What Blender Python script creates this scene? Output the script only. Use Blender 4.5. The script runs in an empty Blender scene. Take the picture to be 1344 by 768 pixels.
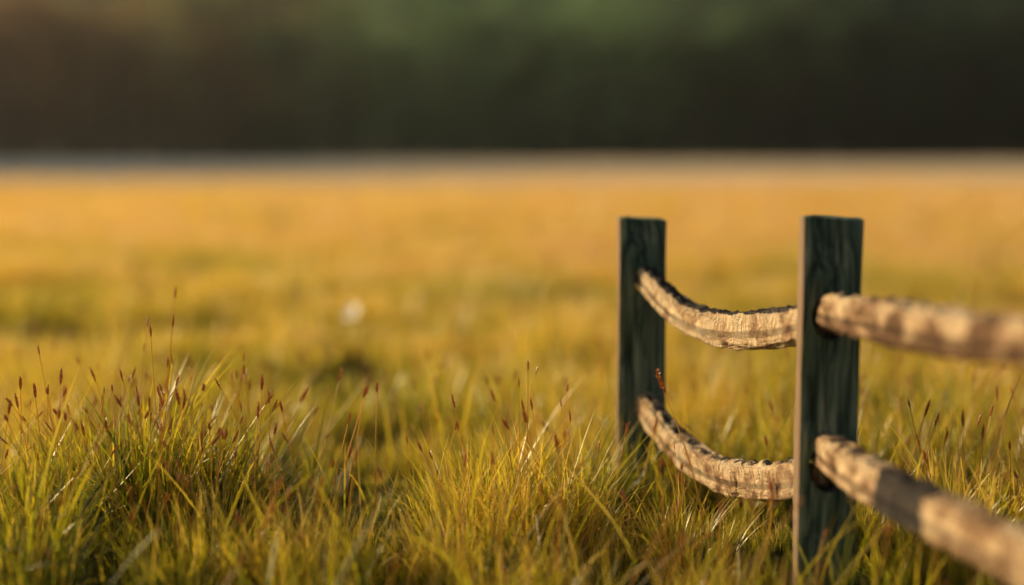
import bpy, bmesh, math, random
import numpy as np
from mathutils import Vector, Matrix, noise
random.seed(7); rng=np.random.default_rng(11)
scn=bpy.context.scene
COL=scn.collection

# ------------------------------------------------------------ helpers
def nodes_of(m):
    m.use_nodes=True
    nt=m.node_tree; nt.nodes.clear(); return nt
def N(nt,t,**k):
    n=nt.nodes.new(t)
    for a,b in k.items():
        setattr(n,a,b)
    return n
def L(nt,a,b): nt.links.new(a,b)
def math_n(nt,op,a,b=None,clamp=False):
    n=nt.nodes.new('ShaderNodeMath'); n.operation=op; n.use_clamp=clamp
    for i,v in enumerate((a,b)):
        if v is None: continue
        if isinstance(v,(int,float)): n.inputs[i].default_value=v
        else: L(nt,v,n.inputs[i])
    return n.outputs[0]
def ramp(nt,fac,stops):
    r=nt.nodes.new('ShaderNodeValToRGB'); e=r.color_ramp.elements
    while len(e)>1: e.remove(e[-1])
    e[0].position=stops[0][0]; e[0].color=(*stops[0][1],1)
    for p,c in stops[1:]:
        x=e.new(p); x.color=(*c,1)
    L(nt,fac,r.inputs[0]); return r.outputs[0]
def mixc(nt,f,a,b,bt='MIX'):
    m=nt.nodes.new('ShaderNodeMix'); m.data_type='RGBA'; m.blend_type=bt
    for s,v in ((m.inputs[0],f),(m.inputs[6],a),(m.inputs[7],b)):
        if isinstance(v,(int,float)): s.default_value=v
        elif isinstance(v,tuple): s.default_value=(*v,1)
        else: L(nt,v,s)
    return m.outputs[2]
def noise_n(nt,vec,scale,detail=3,rough=.55):
    n=nt.nodes.new('ShaderNodeTexNoise'); n.inputs['Scale'].default_value=scale
    n.inputs['Detail'].default_value=detail; n.inputs['Roughness'].default_value=rough
    if vec is not None: L(nt,vec,n.inputs['Vector'])
    return n.outputs[0]
def maprange(nt,v,a,b,c=0,d=1,smooth=True):
    m=nt.nodes.new('ShaderNodeMapRange')
    if smooth: m.interpolation_type='SMOOTHSTEP'
    L(nt,v,m.inputs[0])
    for i,x in zip((1,2,3,4),(a,b,c,d)): m.inputs[i].default_value=x
    return m.outputs[0]
def mapping(nt,vec,scale):
    m=nt.nodes.new('ShaderNodeMapping'); m.inputs['Scale'].default_value=scale
    L(nt,vec,m.inputs['Vector']); return m.outputs[0]
def mesh_obj(name,verts,faces,mat=None,link=True,smooth=False):
    me=bpy.data.meshes.new(name); me.from_pydata([tuple(v) for v in verts],[],faces); me.update()
    if smooth:
        me.polygons.foreach_set('use_smooth',[True]*len(me.polygons))
    ob=bpy.data.objects.new(name,me)
    if mat: me.materials.append(mat)
    if link: COL.objects.link(ob)
    return ob
def fattr(me,name,vals):
    a=me.attributes.new(name,'FLOAT','POINT'); a.data.foreach_set('value',np.asarray(vals,dtype=np.float32))

# ------------------------------------------------------------ terrain
def sstep(x,a,b):
    t=min(1,max(0,(x-a)/(b-a))); return t*t*(3-2*t)
def ground_z(x,y):
    z=.45*sstep(y,50,205)
    z+=0.05*sstep(y,5.5,9)*noise.noise(Vector((x*.25,y*.25,0)))
    z+=0.25*sstep(y,14,50)*noise.noise(Vector((x*.05,y*.05,3)))
    return z

# ------------------------------------------------------------ materials
def grass_material():
    m=bpy.data.materials.new('grass_blades'); nt=nodes_of(m)
    t=N(nt,'ShaderNodeAttribute',attribute_name='tint').outputs['Fac']
    h=N(nt,'ShaderNodeAttribute',attribute_name='hh').outputs['Fac']
    s=N(nt,'ShaderNodeAttribute',attribute_name='seed').outputs['Fac']
    pos=N(nt,'ShaderNodeNewGeometry').outputs['Position']
    sep=N(nt,'ShaderNodeSeparateXYZ'); L(nt,pos,sep.inputs[0])
    rnd=N(nt,'ShaderNodeObjectInfo').outputs['Random']
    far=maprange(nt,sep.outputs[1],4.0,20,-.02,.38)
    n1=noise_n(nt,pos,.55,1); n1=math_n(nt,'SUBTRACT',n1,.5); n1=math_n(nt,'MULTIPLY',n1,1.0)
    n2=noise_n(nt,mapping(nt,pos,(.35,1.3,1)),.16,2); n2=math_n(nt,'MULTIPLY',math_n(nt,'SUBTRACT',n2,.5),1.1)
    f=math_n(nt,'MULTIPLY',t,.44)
    f=math_n(nt,'ADD',f,math_n(nt,'MULTIPLY',h,.46))  # straw tips; dark roots are thatch plus painted-in shade between blades
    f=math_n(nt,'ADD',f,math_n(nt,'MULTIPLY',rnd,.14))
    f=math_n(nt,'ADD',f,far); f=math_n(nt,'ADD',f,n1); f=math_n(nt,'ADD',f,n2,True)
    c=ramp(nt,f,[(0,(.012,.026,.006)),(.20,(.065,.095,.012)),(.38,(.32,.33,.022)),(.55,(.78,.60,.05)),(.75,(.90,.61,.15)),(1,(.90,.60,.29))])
    c=mixc(nt,s,c,(.58,.24,.09))
    d=N(nt,'ShaderNodeBsdfDiffuse')
    L(nt,c,d.inputs[0])
    gl=N(nt,'ShaderNodeBsdfGlossy'); gl.inputs['Roughness'].default_value=.38; gl.inputs[0].default_value=(.95,.9,.75,1)
    tr=N(nt,'ShaderNodeBsdfTranslucent'); L(nt,mixc(nt,1.0,c,(1.0,.97,.5),'MULTIPLY'),tr.inputs[0])
    mx=N(nt,'ShaderNodeMixShader'); mx.inputs[0].default_value=.6
    L(nt,d.outputs[0],mx.inputs[1]); L(nt,tr.outputs[0],mx.inputs[2])
    m2=N(nt,'ShaderNodeMixShader'); m2.inputs[0].default_value=.08
    L(nt,mx.outputs[0],m2.inputs[1]); L(nt,gl.outputs[0],m2.inputs[2])
    o=N(nt,'ShaderNodeOutputMaterial'); L(nt,m2.outputs[0],o.inputs[0]); return m
GRASS=grass_material()

def ground_material():
    m=bpy.data.materials.new('meadow_soil'); nt=nodes_of(m)
    pos=N(nt,'ShaderNodeNewGeometry').outputs['Position']
    sep=N(nt,'ShaderNodeSeparateXYZ'); L(nt,pos,sep.inputs[0])
    n=noise_n(nt,pos,3,5); n2=noise_n(nt,mapping(nt,pos,(.3,1,1)),.2,3)
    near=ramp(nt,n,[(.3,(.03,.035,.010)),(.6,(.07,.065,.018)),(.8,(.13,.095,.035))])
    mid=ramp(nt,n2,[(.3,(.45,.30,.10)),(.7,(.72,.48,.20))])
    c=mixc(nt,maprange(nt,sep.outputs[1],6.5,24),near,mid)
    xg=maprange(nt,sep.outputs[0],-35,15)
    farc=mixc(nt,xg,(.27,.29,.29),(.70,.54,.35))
    c=mixc(nt,maprange(nt,sep.outputs[1],40,62),c,farc)  # pale far strip; haze at the field edge painted into the ground
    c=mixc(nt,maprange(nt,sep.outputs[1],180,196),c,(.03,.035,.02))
    p=N(nt,'ShaderNodeBsdfDiffuse')
    L(nt,c,p.inputs[0])
    b=N(nt,'ShaderNodeBump'); b.inputs['Distance'].default_value=.05; L(nt,n,b.inputs['Height']); L(nt,b.outputs[0],p.inputs['Normal'])
    o=N(nt,'ShaderNodeOutputMaterial'); L(nt,p.outputs[0],o.inputs[0]); return m

def post_material():
    m=bpy.data.materials.new('weathered_green_wood'); nt=nodes_of(m)
    tc=N(nt,'ShaderNodeTexCoord').outputs['Object']
    warp=noise_n(nt,mapping(nt,tc,(5,5,1.6)),1.3,2)
    add=N(nt,'ShaderNodeVectorMath',operation='MULTIPLY_ADD')
    L(nt,warp,add.inputs[0]); add.inputs[1].default_value=(.14,.14,.03); L(nt,tc,add.inputs[2])
    g=noise_n(nt,mapping(nt,add.outputs[0],(32,32,1.1)),1.6,6,.65)
    g2=noise_n(nt,mapping(nt,tc,(120,120,5)),1,4,.6)
    big=noise_n(nt,mapping(nt,tc,(6,6,2.5)),1.5,3)
    c=ramp(nt,g,[(.36,(.030,.050,.036)),(.47,(.11,.17,.115)),(.55,(.23,.30,.20)),(.68,(.42,.45,.30))])
    c=mixc(nt,maprange(nt,big,.42,.68,0,.6),c,(.17,.20,.08))
    c=mixc(nt,maprange(nt,g2,.36,.5,.7,0),c,(.018,.028,.020))
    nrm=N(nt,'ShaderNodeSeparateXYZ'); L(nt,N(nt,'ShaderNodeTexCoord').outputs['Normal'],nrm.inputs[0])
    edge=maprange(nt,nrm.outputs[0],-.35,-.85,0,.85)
    c=mixc(nt,edge,c,(.30,.17,.09))  # left side tinted warm: sunlit tone put into the wood colour
    p=N(nt,'ShaderNodeBsdfPrincipled'); p.inputs['Roughness'].default_value=.8; p.inputs['Specular IOR Level'].default_value=.3
    L(nt,c,p.inputs['Base Color'])
    hsum=math_n(nt,'ADD',g,math_n(nt,'MULTIPLY',g2,.5))
    b=N(nt,'ShaderNodeBump'); b.inputs['Distance'].default_value=.012; b.inputs['Strength'].default_value=1
    L(nt,hsum,b.inputs['Height']); L(nt,b.outputs[0],p.inputs['Normal'])
    o=N(nt,'ShaderNodeOutputMaterial'); L(nt,p.outputs[0],o.inputs[0]); return m

def rail_material():
    m=bpy.data.materials.new('split_rail_wood'); nt=nodes_of(m)
    la=N(nt,'ShaderNodeAttribute',attribute_name='along').outputs['Fac']
    an=N(nt,'ShaderNodeAttribute',attribute_name='ang').outputs['Fac']
    bk=N(nt,'ShaderNodeAttribute',attribute_name='bark').outputs['Fac']  # bark on the top plus the painted post shadow
    br=N(nt,'ShaderNodeAttribute',attribute_name='brown').outputs['Fac']
    pos=N(nt,'ShaderNodeNewGeometry').outputs['Position']
    wob=math_n(nt,'MULTIPLY',math_n(nt,'SUBTRACT',noise_n(nt,pos,9,2),.5),.05)
    cb=N(nt,'ShaderNodeCombineXYZ'); L(nt,math_n(nt,'ADD',la,wob),cb.inputs[0]); L(nt,math_n(nt,'ADD',math_n(nt,'MULTIPLY',an,.05),wob),cb.inputs[1])
    v=cb.outputs[0]
    cross=noise_n(nt,mapping(nt,v,(170,20,1)),1,4,.6)
    longg=noise_n(nt,mapping(nt,v,(16,150,1)),1,4,.6)
    blot=noise_n(nt,pos,15,5,.65)
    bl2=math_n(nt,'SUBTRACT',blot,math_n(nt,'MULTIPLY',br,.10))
    c=ramp(nt,bl2,[(.32,(.18,.09,.04)),(.41,(.50,.29,.14)),(.50,(.84,.58,.31)),(.7,(.92,.71,.43))])
    c=mixc(nt,maprange(nt,cross,.38,.49,.7,0),c,(.24,.13,.06))
    c=mixc(nt,maprange(nt,longg,.34,.44,.5,0),c,(.22,.13,.07))
    bark_shade_c=ramp(nt,noise_n(nt,pos,60,4),[(.35,(.02,.016,.013)),(.7,(.12,.09,.065))])
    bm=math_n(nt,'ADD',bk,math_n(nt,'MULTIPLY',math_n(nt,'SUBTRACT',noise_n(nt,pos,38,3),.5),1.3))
    c=mixc(nt,maprange(nt,bm,.42,.56),c,bark_shade_c)  # bark on the rail's top, plus the painted shadow patch
    p=N(nt,'ShaderNodeBsdfPrincipled'); p.inputs['Roughness'].default_value=.85; p.inputs['Specular IOR Level'].default_value=.25
    L(nt,c,p.inputs['Base Color'])
    hs=math_n(nt,'ADD',math_n(nt,'MULTIPLY',cross,.8),math_n(nt,'MULTIPLY',longg,.7)); hs=math_n(nt,'ADD',hs,blot)
    b=N(nt,'ShaderNodeBump'); b.inputs['Distance'].default_value=.013; b.inputs['Strength'].default_value=1
    L(nt,hs,b.inputs['Height']); L(nt,b.outputs[0],p.inputs['Normal'])
    o=N(nt,'ShaderNodeOutputMaterial'); L(nt,p.outputs[0],o.inputs[0]); return m

def leaf_material():
    m=bpy.data.materials.new('forest_leaves'); nt=nodes_of(m)
    pos=N(nt,'ShaderNodeNewGeometry').outputs['Position']
    sep=N(nt,'ShaderNodeSeparateXYZ'); L(nt,pos,sep.inputs[0])
    rnd=N(nt,'ShaderNodeObjectInfo').outputs['Random']
    n=noise_n(nt,pos,.06,2)
    f=math_n(nt,'ADD',math_n(nt,'MULTIPLY',rnd,.45),math_n(nt,'MULTIPLY',n,.6))
    green=ramp(nt,f,[(.2,(.13,.20,.10)),(.5,(.27,.40,.18)),(.85,(.40,.50,.22))])
    warm_haze=ramp(nt,f,[(.2,(.38,.20,.10)),(.85,(.66,.36,.16))])
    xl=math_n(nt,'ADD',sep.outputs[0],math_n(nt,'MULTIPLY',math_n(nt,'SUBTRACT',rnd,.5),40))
    c=mixc(nt,maprange(nt,xl,-75,-5,.8,0),green,warm_haze)  # warm hazy glow on the left, painted into the leaf colour
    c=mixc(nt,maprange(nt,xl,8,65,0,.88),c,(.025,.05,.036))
    d=N(nt,'ShaderNodeBsdfDiffuse'); L(nt,c,d.inputs[0])
    tr=N(nt,'ShaderNodeBsdfTranslucent'); L(nt,c,tr.inputs[0])
    mx=N(nt,'ShaderNodeMixShader'); mx.inputs[0].default_value=.4
    L(nt,d.outputs[0],mx.inputs[1]); L(nt,tr.outputs[0],mx.inputs[2])
    o=N(nt,'ShaderNodeOutputMaterial'); L(nt,mx.outputs[0],o.inputs[0]); return m
def simple(name,c,r=.9,nscale=8,var=.35):
    m=bpy.data.materials.new(name); nt=nodes_of(m)
    pos=N(nt,'ShaderNodeNewGeometry').outputs['Position']
    n=noise_n(nt,pos,nscale,4)
    col=ramp(nt,n,[(.3,tuple(x*(1-var) for x in c)),(.7,tuple(min(1,x*(1+var)) for x in c))])
    p=N(nt,'ShaderNodeBsdfPrincipled'); p.inputs['Roughness'].default_value=r; L(nt,col,p.inputs['Base Color'])
    o=N(nt,'ShaderNodeOutputMaterial'); L(nt,p.outputs[0],o.inputs[0]); return m
POST=post_material(); RAIL=rail_material(); LEAF=leaf_material()
TRUNK=simple('tree_bark',(.06,.045,.035)); HILLM=simple('hill_undergrowth',(.04,.045,.028),nscale=.05)
PETAL=simple('white_petals',(.8,.72,.58),.6,40,.08); PISTIL=simple('yellow_disc',(.6,.4,.05),.8,200)
STEMG=simple('flower_stem',(.08,.13,.03),.7,60)

# ------------------------------------------------------------ ground sheet
xs=np.concatenate([np.linspace(-600,-60,14)[:-1],np.linspace(-60,60,81),np.linspace(60,600,14)[1:]])
ys=np.concatenate([np.linspace(-60,0,7)[:-1],np.linspace(0,30,61),np.linspace(30,240,71)[1:],np.linspace(240,900,12)[1:]])
V=[(x,y,ground_z(x,y)) for y in ys for x in xs]; nx=len(xs)
F=[(j*nx+i,j*nx+i+1,(j+1)*nx+i+1,(j+1)*nx+i) for j in range(len(ys)-1) for i in range(nx-1)]
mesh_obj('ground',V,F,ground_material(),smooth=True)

hx=np.linspace(-420,420,61); hy=np.linspace(225,620,26)
V=[];
for y in hy:
    for x in hx:
        t=sstep(y,225,400); V.append((x,y,.2+t*(78+16*noise.noise(Vector((x*.01,y*.01,5))))+(3*noise.noise(Vector((x*.05,y*.05,1))) if y>226 else -1)))
nx=len(hx)
F=[(j*nx+i,j*nx+i+1,(j+1)*nx+i+1,(j+1)*nx+i) for j in range(len(hy)-1) for i in range(nx-1)]
mesh_obj('hill',V,F,HILLM,smooth=True)

# thin evening mist lying over the far field
mm=bpy.data.materials.new('mist'); nt=nodes_of(mm)
vs=N(nt,'ShaderNodeVolumeScatter'); vs.inputs['Density'].default_value=.00027; vs.inputs['Anisotropy'].default_value=.5
vs.inputs['Color'].default_value=(1,.93,.82,1)
o=N(nt,'ShaderNodeOutputMaterial'); L(nt,vs.outputs[0],o.inputs['Volume'])
V=[(x,y,z) for z in (-1.5,34) for x,y in ((-200,60),(200,60),(200,200),(-200,200))]
mesh_obj('mist',V,[(3,2,1,0),(4,5,6,7),(0,1,5,4),(1,2,6,5),(2,3,7,6),(3,0,4,7)],mm)

# ------------------------------------------------------------ blades
class Blades:
    def __init__(s): s.v=[];s.f=[];s.t=[];s.h=[];s.s=[]
    def blade(s,root,az,H,lean,w,seg,tint,face=None,curl=0.0,droop=0.0):
        d=Vector((math.cos(az),math.sin(az),0)); fa=az+math.pi/2 if face is None else face
        sd=Vector((math.cos(fa),math.sin(fa),0)); side=Vector((-d.y,d.x,0))
        b=len(s.v)
        for k in range(seg+1):
            t=k/seg
            p=Vector(root)+d*(lean*H*(t**1.7))+side*(curl*H*math.sin(t*2.6))+Vector((0,0,H*(t-droop*t**3)))
            ww=w*.5*(min(1,.55+1.5*t))*((1-t)**.6 if t<1 else 0)
            if k==seg: s.v.append(p)
            else: s.v.append(p-sd*ww); s.v.append(p+sd*ww)
            n=1 if k==seg else 2
            s.t+= [tint]*n; s.h+=[t]*n; s.s+=[0]*n
        for k in range(seg-1):
            a=b+2*k; s.f.append((a,a+1,a+3,a+2))
        a=b+2*(seg-1); s.f.append((a,a+1,a+2))
        return p
    def tube(s,pts,rads,tint,seed,sides=5):
        b=len(s.v); n=len(pts)
        for i,(p,r) in enumerate(zip(pts,rads)):
            for k in range(sides):
                a=2*math.pi*k/sides
                s.v.append(Vector(p)+Vector((math.cos(a)*r,math.sin(a)*r,0))); s.t.append(tint); s.h.append(i/(n-1)); s.s.append(seed)
        for i in range(n-1):
            for k in range(sides):
                k2=(k+1)%sides
                s.f.append((b+i*sides+k,b+i*sides+k2,b+(i+1)*sides+k2,b+(i+1)*sides+k))
    def stem(s,root,top,bend,seedlen,seedr,tint,r=.0011):
        root=Vector(root);top=Vector(top);bend=Vector(bend)
        P=lambda t: root.lerp(top,t)+bend*math.sin(math.pi*t*.5)*(1-t)*2
        pts=[P(k/7) for k in range(8)]
        s.tube(pts,[r*(1.3-.6*k/7) for k in range(8)],tint,0.35,4)
        d=(pts[-1]-pts[-2]).normalized()
        n=7; sp=[top+d*seedlen*(k/n-.15) for k in range(n+1)]
        s.tube(sp,[seedr*max(.08,math.sin(math.pi*min(1,(k/n)*.93+.07))**.7)*(1+.25*(k%2)) for k in range(n+1)],tint,1,5)
        for k in range(1,n):
            for q in range(3):
                a=random.random()*6.28
                o=sp[k]; e=o+d*seedlen*.16+Vector((math.cos(a),math.sin(a),0))*seedr*2.0
                m=(o+e)/2; w=Vector((-math.sin(a),math.cos(a),0))*seedr*.5
                b=len(s.v); s.v+=[o,m-w,e,m+w]; s.t+=[tint]*4; s.h+=[1]*4; s.s+=[.8]*4; s.f.append((b,b+1,b+2,b+3))
    def build(s,name,link=False):
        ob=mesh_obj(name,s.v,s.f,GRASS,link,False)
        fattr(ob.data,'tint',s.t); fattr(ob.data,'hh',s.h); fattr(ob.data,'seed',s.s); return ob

def tuft(name,n,R,h0,h1,w,seg,lean,seeds=0,dry=.5):
    B=Blades()
    for i in range(n):
        r=R*math.sqrt(random.random()); a=random.random()*6.283
        root=(r*math.cos(a),r*math.sin(a),-.01)
        az=a+random.gauss(0,.7)
        H=h0+(h1-h0)*random.random()**1.25; H*=(1-.3*r/R)
        ln=abs(random.gauss(lean*(.5+.8*r/R),.18))
        tint=min(1,max(0,random.gauss(dry,.34)))
        dr=.0
        if random.random()<.25: ln*=1.9; dr=.38
        B.blade(root,az,H,ln,w*random.uniform(.5,1.5),seg,tint,face=random.random()*3.14,curl=random.gauss(0,.07),droop=dr)
    for i in range(seeds):
        a=random.random()*6.283; r=R*.6*random.random(); H=h1*random.uniform(.8,1.1)
        root=(r*math.cos(a),r*math.sin(a),0); q=random.uniform(.05,.4)*H
        top=(root[0]+q*math.cos(a),root[1]+q*math.sin(a),H)
        B.stem(root,top,(random.gauss(0,.01),random.gauss(0,.01),0),random.uniform(.02,.04),random.uniform(.002,.0034),.8)
    return B.build(name)

def new_coll(name,objs):
    c=bpy.data.collections.new(name)
    for o in objs: c.objects.link(o)
    return c
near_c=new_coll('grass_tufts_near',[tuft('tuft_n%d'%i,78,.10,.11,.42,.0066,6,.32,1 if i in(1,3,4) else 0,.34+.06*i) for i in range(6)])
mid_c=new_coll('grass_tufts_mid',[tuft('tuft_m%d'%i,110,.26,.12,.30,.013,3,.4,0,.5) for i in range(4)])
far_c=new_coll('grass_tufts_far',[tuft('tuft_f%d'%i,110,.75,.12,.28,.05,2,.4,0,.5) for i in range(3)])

def scatter(name,coll,pts,nidx,mat=None):
    me=bpy.data.meshes.new(name)
    me.from_pydata([p[0] for p in pts],[],[]); me.update()
    a=me.attributes.new('rot','FLOAT_VECTOR','POINT'); a.data.foreach_set('vector',np.array([p[1] for p in pts],dtype=np.float32).ravel())
    a=me.attributes.new('scl','FLOAT_VECTOR','POINT'); a.data.foreach_set('vector',np.array([p[2] for p in pts],dtype=np.float32).ravel())
    a=me.attributes.new('idx','INT','POINT'); a.data.foreach_set('value',np.array([p[3] for p in pts],dtype=np.int32))
    ob=bpy.data.objects.new(name,me); COL.objects.link(ob)
    ng=bpy.data.node_groups.new(name+'_scatter','GeometryNodeTree')
    ng.interface.new_socket('Geometry',in_out='INPUT',socket_type='NodeSocketGeometry')
    ng.interface.new_socket('Geometry',in_out='OUTPUT',socket_type='NodeSocketGeometry')
    gi=ng.nodes.new('NodeGroupInput'); go=ng.nodes.new('NodeGroupOutput')
    ci=ng.nodes.new('GeometryNodeCollectionInfo'); ci.inputs['Collection'].default_value=coll
    ci.inputs['Separate Children'].default_value=True; ci.inputs['Reset Children'].default_value=True
    ip=ng.nodes.new('GeometryNodeInstanceOnPoints'); ip.inputs['Pick Instance'].default_value=True
    def na(nm,ty):
        n=ng.nodes.new('GeometryNodeInputNamedAttribute'); n.data_type=ty; n.inputs['Name'].default_value=nm; return n.outputs[0]
    ng.links.new(gi.outputs[0],ip.inputs['Points']); ng.links.new(ci.outputs[0],ip.inputs['Instance'])
    ng.links.new(na('idx','INT'),ip.inputs['Instance Index'])
    ng.links.new(na('rot','FLOAT_VECTOR'),ip.inputs['Rotation'])
    ng.links.new(na('scl','FLOAT_VECTOR'),ip.inputs['Scale'])
    ng.links.new(ip.outputs[0],go.inputs[0])
    md=ob.modifiers.new('scatter','NODES'); md.node_group=ng
    return ob

POSTS=[(.379,4.15),(.727,3.26),(.975,1.95)]
hollows=[(-.74,6.2,.33,.78),(-3.4,8.0,1.0,.9),(-2.2,7.5,.45,.6),(-1.7,8.0,.45,.6),(3.2,9.2,.8,.7),(-1.9,4.3,.25,.3),(-.42,3.9,.18,.35)]
def hollow(x,y):
    return max([0]+[1-((x-a)/ra)**2-((y-b)/rb)**2 for a,b,ra,rb in hollows])
def fence_clear(x,y):
    """0..1: trampled short grass strip along the fence"""
    best=9
    for (ax,ay),(bx,by) in zip(POSTS[:-1],POSTS[1:]):
        t=max(0,min(1,((x-ax)*(bx-ax)+(y-ay)*(by-ay))/((bx-ax)**2+(by-ay)**2)))
        best=min(best,math.hypot(x-ax-t*(bx-ax),y-ay-t*(by-ay)))
    d2=0
    if y<4.2 and y>2.9 and .18<x<.58: d2=1
    return max(d2*.7,max(0,1-best/.22))
pts=[]
def add(x,y,s,k,zs=None):
    zs=zs or s
    pts.append(((x,y,ground_z(x,y)),(random.gauss(0,.08),random.gauss(0,.08),random.random()*6.28),(s,s,zs),k))
for i in range(2400):
    y=random.uniform(1.9,7.5); hw=y*.45+.9; x=random.uniform(-hw,hw)
    if random.random()>(y+2)/8.5*1.0+.15: continue
    if any(abs(x-a)<.10 and -.12<y-b<.08 for a,b in POSTS): continue
    if hollow(x,y)>0:
        if random.random()<.72: continue
        add(x,y,.45,0,.4); continue
    n=noise.noise(Vector((x*2.0,y*2.0,9)))+.4*noise.noise(Vector((x*5,y*5,2)))
    s=max(.28,.60+.95*n+random.gauss(0,.12))
    if y<2.9: s=min(s*.75,.72)
    if -.65<x<-.22 and 3.0<y<5: s*=.7
    if -1.0<x<-.45 and 4.6<y<5.6: s*=.6
    s*=1-.45*fence_clear(x,y)
    add(x,y,s,random.randrange(6),s*random.uniform(.85,1.15))
for cx,cy,r,n,s in [(-.93,3.72,.20,30,1.38),(.02,3.60,.14,15,1.16),(-.12,3.42,.12,9,.9),(-.72,3.4,.12,8,.9),(1.35,4.3,.3,14,1.05),(-1.6,5.2,.4,16,1.15),(-.15,5.3,.3,10,1.0),(.98,3.25,.14,8,.78),(-1.25,3.5,.14,9,.95),(1.0,5.2,.3,10,1.0),(.40,3.42,.13,6,.68),(.22,3.95,.08,4,.85),(.56,4.0,.07,3,.6),(-.32,3.25,.10,6,.75)]:
    for i in range(n):
        a=random.random()*6.28; q=r*math.sqrt(random.random())
        ss=s*(1.12-.35*q/r)*random.uniform(.85,1.1)
        add(cx+q*math.cos(a)*1.25,cy+q*math.sin(a),ss*.9,random.choice([0,1,2,3]),ss)
near_grass=scatter('meadow_grass',near_c,pts,6)
pts=[]
for i in range(2300):
    y=7+15*random.random()**.8; hw=y*.44+1.5; x=random.uniform(-hw,hw)
    if hollow(x,y)>0 and random.random()<.75: continue
    s=max(.5,.8+.6*noise.noise(Vector((x*.7,y*.7,4)))+random.gauss(0,.1)); add(x,y,s,random.randrange(4))
for i in range(200):
    y=random.uniform(5,7.2); hw=y*.44+1.5; x=random.uniform(-hw,hw)
    if hollow(x,y)>0: continue
    add(x,y,random.uniform(.5,.8),random.randrange(4))
scatter('meadow_grass.001',mid_c,pts,4)
pts=[]
for i in range(2200):
    y=20+34*random.random()**.75; hw=y*.42+4; x=random.uniform(-hw,hw)
    add(x,y,random.uniform(.8,1.3),random.randrange(3))
scatter('meadow_grass.002',far_c,pts,3)

B=Blades()
for r,t,bn,sl,sr in [((.485,3.47,0),(.372,3.45,.44),(.03,0,0),.065,.0052),
    ((.075,3.42,0),(.033,3.40,.372),(.02,0,0),.034,.0046),
    ((.13,3.50,0),(-.01,3.42,.35),(.03,0,0),.035,.0035),
    ((-.05,3.42,0),(-.22,3.40,.30),(-.02,0,0),.03,.0035),
    ((-.50,3.6,0),(-.42,3.6,.33),(0,0,0),.035,.0035),
    ((.98,3.55,0),(1.03,3.5,.37),(-.02,0,0),.045,.0035),
    ((1.08,3.4,0),(1.14,3.4,.33),(.02,0,0),.04,.0035),
    ((.28,3.72,0),(.30,3.7,.28),(-.02,0,0),.04,.0035),
    ((.36,3.8,0),(.385,3.8,.27),(-.02,0,0),.04,.0035),
    ((.60,3.40,0),(.63,3.4,.20),(.02,0,0),.03,.003),
    ((-1.15,3.6,0),(-1.22,3.6,.40),(-.02,0,0),.04,.004),
    ((-.80,3.5,0),(-.83,3.5,.40),(.02,0,0),.04,.004),
    ((-.70,3.6,0),(-.64,3.6,.42),(.02,0,0),.04,.004),
    ((1.25,3.3,0),(1.33,3.3,.30),(.02,0,0),.04,.0035)]:
    B.stem(r,t,bn,sl,sr,.75,.0017)
for i in range(420):
    y=random.uniform(2.7,5.0); hw=y*.42+.3; x=random.uniform(-hw,hw); H=random.uniform(.16,.38)
    if random.random()<.24: x=random.gauss(-.93,.27); y=random.gauss(3.6,.15); H=random.uniform(.24,.44)
    H*=1-.35*fence_clear(x,y)
    if any(math.hypot(x-a,y-b)<.15 for a,b in POSTS): continue
    B.stem((x,y,0),(x+random.gauss(0,.10),y+random.gauss(0,.06),H),(random.gauss(0,.03),0,0),random.uniform(.018,.042),random.uniform(.0022,.0040),random.uniform(.5,.95),.0015)
for i in range(420):
    y=random.uniform(2.7,5.2); hw=y*.42+.5; x=random.uniform(-hw,hw)
    B.blade((x,y,0),random.random()*6.28,random.uniform(.20,.40)*(1-.45*fence_clear(x,y)),random.uniform(.1,.8),random.uniform(.005,.010),8,random.uniform(.1,1),face=random.gauss(0,.6),droop=random.choice([0,0,.35]))
for i in range(60):
    a,b=random.choice(POSTS[:2]); x=a+random.uniform(-.16,.16); y=b-random.uniform(.10,.32)
    B.blade((x,y,0),random.random()*6.28,random.uniform(.12,.30),random.uniform(.2,.9),random.uniform(.004,.007),8,random.uniform(.2,.9),face=random.gauss(0,.6))
for x,y,H,az,ln in [(-.20,4.3,.46,2.6,.25),(-.17,4.35,.40,.3,.2),(.16,3.45,.33,2.7,.5),(.3,3.3,.30,2.9,.7)]:
    B.blade((x,y,0),az,H,ln,.015,9,.75,face=.2)
B.build('tall_grass_stems',True)

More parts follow.
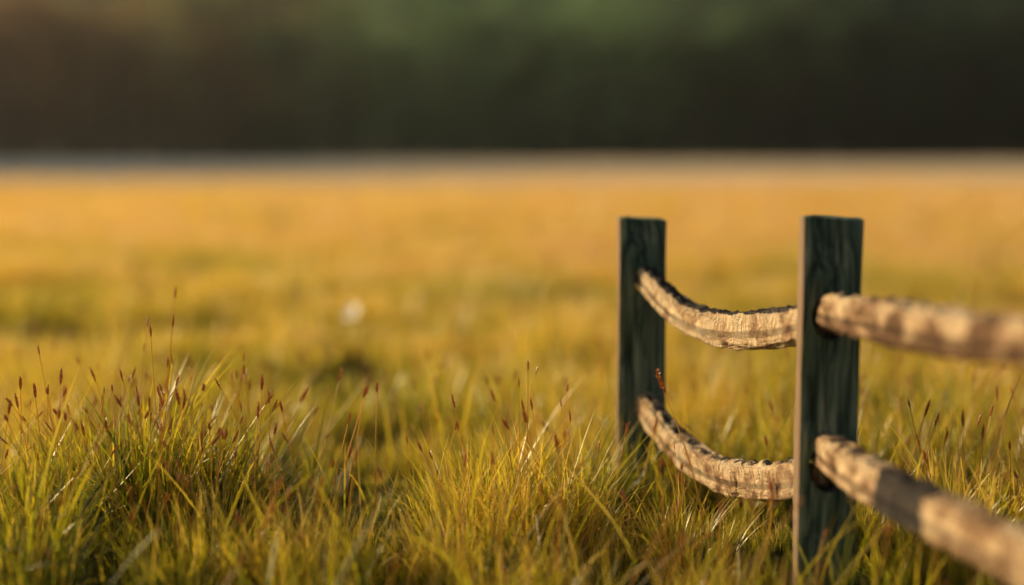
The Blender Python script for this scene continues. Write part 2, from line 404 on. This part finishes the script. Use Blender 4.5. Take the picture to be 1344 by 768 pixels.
# ------------------------------------------------------------ fence
def build_post(x,y,yaw,w,d,h,slope,seed,holes):
    bm=bmesh.new(); nz=40; nu=8; nd=5
    random.seed(seed)
    ring=[]
    for i in range(nu): ring.append((-w/2+w*i/nu,-d/2))
    for i in range(nd): ring.append((w/2,-d/2+d*i/nd))
    for i in range(nu): ring.append((w/2-w*i/nu,d/2))
    for i in range(nd): ring.append((-w/2,d/2-d*i/nd))
    n=len(ring); rows=[]
    zb=-.25
    for k in range(nz+1):
        row=[]
        for (px,py) in ring:
            z=zb+(h-zb)*k/nz
            ex=abs(px)/(w/2); ey=abs(py)/(d/2)
            sc=1.0
            if ex>.98 and ey>.98: sc=.955
            nn=noise.noise(Vector((px*9,py*9+seed*3,z*2.2)))*.005+noise.noise(Vector((px*45,py*45+seed,z*5)))*.002
            l=math.hypot(px,py)
            zz=z
            if k==nz: zz=z+slope*px+noise.noise(Vector((px*30,py*30,seed)))*.005
            row.append(bm.verts.new((px*sc+px/l*nn,py*sc+py/l*nn,zz)))
        rows.append(row)
    for k in range(nz):
        for i in range(n):
            j=(i+1)%n; bm.faces.new((rows[k][i],rows[k][j],rows[k+1][j],rows[k+1][i]))
    top=[bm.verts.new((v.co.x*.93,v.co.y*.93,v.co.z+.004)) for v in rows[-1]]
    for i in range(n):
        j=(i+1)%n; bm.faces.new((rows[-1][i],rows[-1][j],top[j],top[i]))
    bm.faces.new(top); bm.faces.new(list(reversed(rows[0])))
    me=bpy.data.meshes.new('post'); bm.to_mesh(me); bm.free()
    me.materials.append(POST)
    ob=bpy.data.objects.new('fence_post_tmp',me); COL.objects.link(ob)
    for (hx_,z,rx,rz) in holes:
        b2=bmesh.new(); bmesh.ops.create_cone(b2,cap_ends=True,segments=20,radius1=1,radius2=1,depth=d*3)
        c=bpy.data.meshes.new('c')
        bmesh.ops.rotate(b2,verts=b2.verts,matrix=Matrix.Rotation(math.pi/2,3,'X'))
        for v in b2.verts: v.co.x=v.co.x*rx+hx_; v.co.z=v.co.z*rz+z
        b2.to_mesh(c); b2.free()
        co=bpy.data.objects.new('c',c); COL.objects.link(co)
        md=ob.modifiers.new('b','BOOLEAN'); md.operation='DIFFERENCE'; md.solver='EXACT'; md.object=co
        dg=bpy.context.evaluated_depsgraph_get(); nm=bpy.data.meshes.new_from_object(ob.evaluated_get(dg))
        ob.modifiers.clear(); ob.data=nm; bpy.data.objects.remove(co)
    ob.location=(x,y,0); ob.rotation_euler=(0,0,math.radians(yaw))
    return ob

def catmull(P,t):
    n=len(P)-1; f=t*n; i=min(n-1,int(f)); u=f-i
    p0=P[max(0,i-1)];p1=P[i];p2=P[i+1];p3=P[min(n,i+2)]
    return .5*((2*p1)+(p2-p0)*u+(2*p0-5*p1+4*p2-p3)*u*u+(3*p1-p0-3*p2+p3)*u**3)
def build_rail(ctrl,seed,barktop=.6,shadow_patches=(),brown=0.0):
    P=[np.array(c,dtype=float) for c in ctrl]; NS=260; NR=44
    S=[catmull(P,k/NS) for k in range(NS+1)]
    V=[];al=[];an=[];bk=[];bw=[]; dist=0
    for k,s in enumerate(S):
        a=S[max(0,k-1)][:3]; b=S[min(NS,k+1)][:3]
        if k: dist+=np.linalg.norm(S[k][:3]-S[k-1][:3])
        T=Vector(b-a).normalized(); side=T.cross(Vector((0,0,1))).normalized(); up=side.cross(T)
        c=Vector(s[:3]); hh,hw=s[3]*.93,s[4]*.88
        for i in range(NR):
            th=2*math.pi*i/NR; cs,sn=math.cos(th),math.sin(th)
            e=.48; ox=math.copysign(abs(cs)**e,cs)*hw; oz=math.copysign(abs(sn)**e,sn)*hh
            r=1+.20*noise.noise(Vector((dist*5,cs*1.5+seed*7,sn*1.5)))+.13*noise.noise(Vector((dist*20,cs*4+seed,sn*4)))+.04*noise.noise(Vector((dist*80,cs*14+seed,sn*14)))
            topf=max(0,sn-.80)/.20
            lump=max(0,noise.noise(Vector((dist*42,seed*2.0+cs*2,0)))+.15)*.012*topf+max(0,noise.noise(Vector((dist*130,seed*5.0+cs*5,2))))*.010*topf
            V.append(c+side*ox*r+up*(oz*r+lump)); al.append(dist+seed*3); an.append(th)
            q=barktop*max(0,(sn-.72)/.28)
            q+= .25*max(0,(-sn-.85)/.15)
            for (d0,d1,str_) in shadow_patches:
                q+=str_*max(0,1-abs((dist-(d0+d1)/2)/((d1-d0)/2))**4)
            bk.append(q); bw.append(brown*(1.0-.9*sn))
    F=[]
    for k in range(NS):
        for i in range(NR):
            j=(i+1)%NR; F.append((k*NR+i,(k+1)*NR+i,(k+1)*NR+j,k*NR+j))
    F.append(tuple(range(NR))); F.append(tuple(NS*NR+i for i in reversed(range(NR))))
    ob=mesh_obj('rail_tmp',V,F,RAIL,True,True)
    fattr(ob.data,'along',al); fattr(ob.data,'ang',an); fattr(ob.data,'bark',bk); fattr(ob.data,'brown',bw); return ob  # 'bark' also holds the painted shadow patches

fence=bpy.data.objects.new('split_rail_fence',None); COL.objects.link(fence)
p1=build_post(.379,4.15,-2,.140,.10,.827,-.05,1,[(.012,.652,.034,.041),(.012,.288,.034,.041)])
p2=build_post(.731,3.26,-6,.138,.10,.866,-.03,2,[(0,.645,.044,.054),(0,.298,.044,.060)])
p3=build_post(.975,1.95,-8,.140,.10,.88,.03,3,[(0,.71,.050,.058),(0,.32,.050,.058)])
r1=build_rail([(.375,4.17,.690,.024,.024),(.392,4.10,.656,.034,.030),(.470,3.9,.580,.041,.036),(.552,3.7,.560,.045,.038),(.633,3.5,.580,.048,.039),(.692,3.35,.612,.045,.036),(.722,3.25,.628,.036,.032)],1,.85)
r2=build_rail([(.375,4.17,.332,.024,.024),(.392,4.10,.288,.034,.030),(.470,3.9,.203,.041,.036),(.552,3.7,.173,.044,.038),(.633,3.5,.196,.047,.039),(.692,3.35,.235,.045,.036),(.722,3.25,.255,.036,.032)],2,.5,(),.3)
r3=build_rail([(.722,3.27,.652,.034,.034),(.730,3.17,.658,.041,.038),(.757,3.0,.664,.043,.042),(.800,2.8,.670,.043,.043),(.840,2.6,.678,.043,.043),(.882,2.4,.690,.043,.043),(.93,2.15,.70,.043,.042),(.972,1.95,.71,.038,.036)],3,.45,(),1.25)
r4=build_rail([(.722,3.27,.338,.034,.034),(.730,3.17,.330,.041,.038),(.757,3.0,.320,.044,.042),(.800,2.8,.316,.045,.043),(.840,2.6,.314,.046,.043),(.882,2.4,.318,.047,.043),(.93,2.15,.32,.046,.042),(.972,1.95,.32,.038,.036)],4,.4,[(.38,.60,1.5)],.8)  # dark stretch: cast shadow of the post painted into the rail colour
for o,n in ((p1,'post_1'),(p2,'post_2'),(p3,'post_3'),(r1,'upper_rail_1'),(r2,'lower_rail_1'),(r3,'upper_rail_2'),(r4,'lower_rail_2')):
    o.name=n; o.parent=fence
random.seed(21)

# ------------------------------------------------------------ white flower
def flower(x,y,h,r):
    root=bpy.data.objects.new('white_wildflower',None); COL.objects.link(root); root.location=(x,y,ground_z(x,y))
    V=[];F=[]
    for k in range(9):
        t=k/8
        for i in range(5):
            a=i*2*math.pi/5; V.append((.02*math.sin(t*2)+.002*math.cos(a),.002*math.sin(a),h*t))
    for k in range(8):
        for i in range(5): F.append((k*5+i,k*5+(i+1)%5,(k+1)*5+(i+1)%5,(k+1)*5+i))
    st=mesh_obj('stem',V,F,STEMG,True,True)
    c=Vector((.02*math.sin(2),0,h)); V=[];F=[]
    til=Matrix.Rotation(math.radians(-35),4,'Y')@Matrix.Rotation(math.radians(35),4,'X')
    for k in range(16):
        a=k*2*math.pi/16; d=Vector((math.cos(a),math.sin(a),0)); s=Vector((-d.y,d.x,0)); b=len(V)
        for t,w in ((.15,.04),(.5,.17),(.85,.16),(1,.05)):
            for q in (-1,1): V.append(c+til@(d*r*t+s*q*r*w+Vector((0,0,r*.25*t*t))))
        for j in range(3): F.append((b+2*j,b+2*j+1,b+2*j+3,b+2*j+2))
    pe=mesh_obj('petals',V,F,PETAL,True)
    bm=bmesh.new(); bmesh.ops.create_uvsphere(bm,u_segments=12,v_segments=8,radius=r*.25)
    for v in bm.verts: v.co.z*=.5; v.co=c+til@v.co
    me=bpy.data.meshes.new('disc'); bm.to_mesh(me); bm.free(); me.materials.append(PISTIL)
    di=bpy.data.objects.new('disc',me); COL.objects.link(di)
    for o in (st,pe,di): o.parent=root
flower(-.80,6.9,.25,.050)

# ------------------------------------------------------------ forest
def make_tree(name,H,seed):
    random.seed(seed); V=[];F=[];M=[]
    def tube(p,q,r0,r1,sides=7):
        b=len(V); d=(q-p).normalized(); s=d.orthogonal().normalized(); u=d.cross(s)
        for c,r in ((p,r0),((p+q)/2+s*r0*.3,(r0+r1)/2),(q,r1)):
            for k in range(sides):
                a=k*2*math.pi/sides; V.append(c+s*math.cos(a)*r+u*math.sin(a)*r)
        for j in range(2):
            for k in range(sides): F.append((b+j*sides+k,b+j*sides+(k+1)%sides,b+(j+1)*sides+(k+1)%sides,b+(j+1)*sides+k)); M.append(0)
    top=Vector((random.gauss(0,.5),random.gauss(0,.5),H*.9))
    tube(Vector((0,0,-.5)),top,.42,.08)
    cl=[]
    for i in range(28):
        t=random.uniform(.08,.95); a=random.random()*6.28; p=Vector((0,0,0)).lerp(top,t)
        R=(math.sin(math.pi*min(1,t*.85+.12))**.6)*H*.26*random.uniform(.6,1.1)
        q=p+Vector((math.cos(a)*R,math.sin(a)*R,H*.06)); tube(p,q,.14*(1.2-t),.03,5); cl.append((q,random.uniform(1.3,2.6)))
        cl.append((p.lerp(q,.5),random.uniform(1.2,2.2)))
    for c,r in cl:
        for j in range(34):
            d=Vector((random.gauss(0,1),random.gauss(0,1),random.gauss(0,.7))); d=d.normalized()*r*random.random()**.4
            o=c+d; n=(d.normalized()+Vector((random.gauss(0,.6),random.gauss(0,.6),random.gauss(.3,.6)))).normalized()
            s=n.orthogonal().normalized(); u=n.cross(s); w=random.uniform(.22,.5); b=len(V)
            V.extend([o-s*w,o-u*w*.6,o+s*w,o+u*w*.6]); F.append((b,b+1,b+2,b+3)); M.append(1)
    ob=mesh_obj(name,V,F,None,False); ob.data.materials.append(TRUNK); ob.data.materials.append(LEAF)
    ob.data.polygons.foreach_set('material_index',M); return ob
tc=new_coll('forest_trees',[make_tree('tree_%d'%i,H,40+i) for i,H in enumerate((22,27,30,19))])
random.seed(5); pts=[]
for row,(y,sp) in enumerate([(203,7.5),(211,8),(220,8),(234,9)]):
    x=-120+random.random()*4
    while x<120:
        yy=y+random.gauss(0,2); s=random.uniform(.85,1.2)+.06*row
        pts.append(((x,yy,ground_z(x,yy)+(3 if row==3 else 0)),(0,0,random.random()*6.28),(s*1.1,s*1.1,s),random.randrange(4))); x+=sp*random.uniform(.7,1.3)
x=-120
while x<120:     # young trees and undergrowth at the forest edge
    yy=203+random.gauss(0,1.2); s=random.uniform(.10,.24)
    pts.append(((x,yy,ground_z(x,yy)-.4),(0,0,random.random()*6.28),(s*1.7,s*1.7,s),random.randrange(4))); x+=1.5*random.uniform(.6,1.3)
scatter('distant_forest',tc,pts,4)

# ------------------------------------------------------------ light
EL=math.radians(21); dx,dy=-.89,.42
az=math.atan2(dx,dy)
w=bpy.data.worlds.new('World'); scn.world=w; w.use_nodes=True
nt=w.node_tree; nt.nodes.clear()
sk=nt.nodes.new('ShaderNodeTexSky'); sk.sky_type='NISHITA'; sk.sun_disc=False; sk.sun_elevation=EL; sk.sun_rotation=az
sk.dust_density=4.0
bg=nt.nodes.new('ShaderNodeBackground'); bg.inputs[1].default_value=.07
o=nt.nodes.new('ShaderNodeOutputWorld'); L(nt,sk.outputs[0],bg.inputs[0]); L(nt,bg.outputs[0],o.inputs[0])
sl=bpy.data.lights.new('sun','SUN'); sl.energy=5; sl.angle=math.radians(.5); sl.color=(1,.82,.52)
so=bpy.data.objects.new('sun',sl); COL.objects.link(so)
h=math.hypot(dx,dy); tos=Vector((dx/h*math.cos(EL),dy/h*math.cos(EL),math.sin(EL)))
so.rotation_euler=tos.to_track_quat('Z','Y').to_euler()
so.location=tos*50

# ------------------------------------------------------------ camera
cd=bpy.data.cameras.new('camera'); cam=bpy.data.objects.new('camera',cd); COL.objects.link(cam)
cam.location=(0,0,1.0); cam.rotation_euler=(math.radians(90-5.32),0,0)
cd.lens=50; cd.sensor_width=36; cd.clip_end=3000; cd.clip_start=.05
cd.dof.use_dof=True; cd.dof.focus_distance=3.6; cd.dof.aperture_fstop=.50
scn.camera=cam
scn.view_settings.view_transform='Standard'; scn.view_settings.look='None'; scn.view_settings.exposure=0
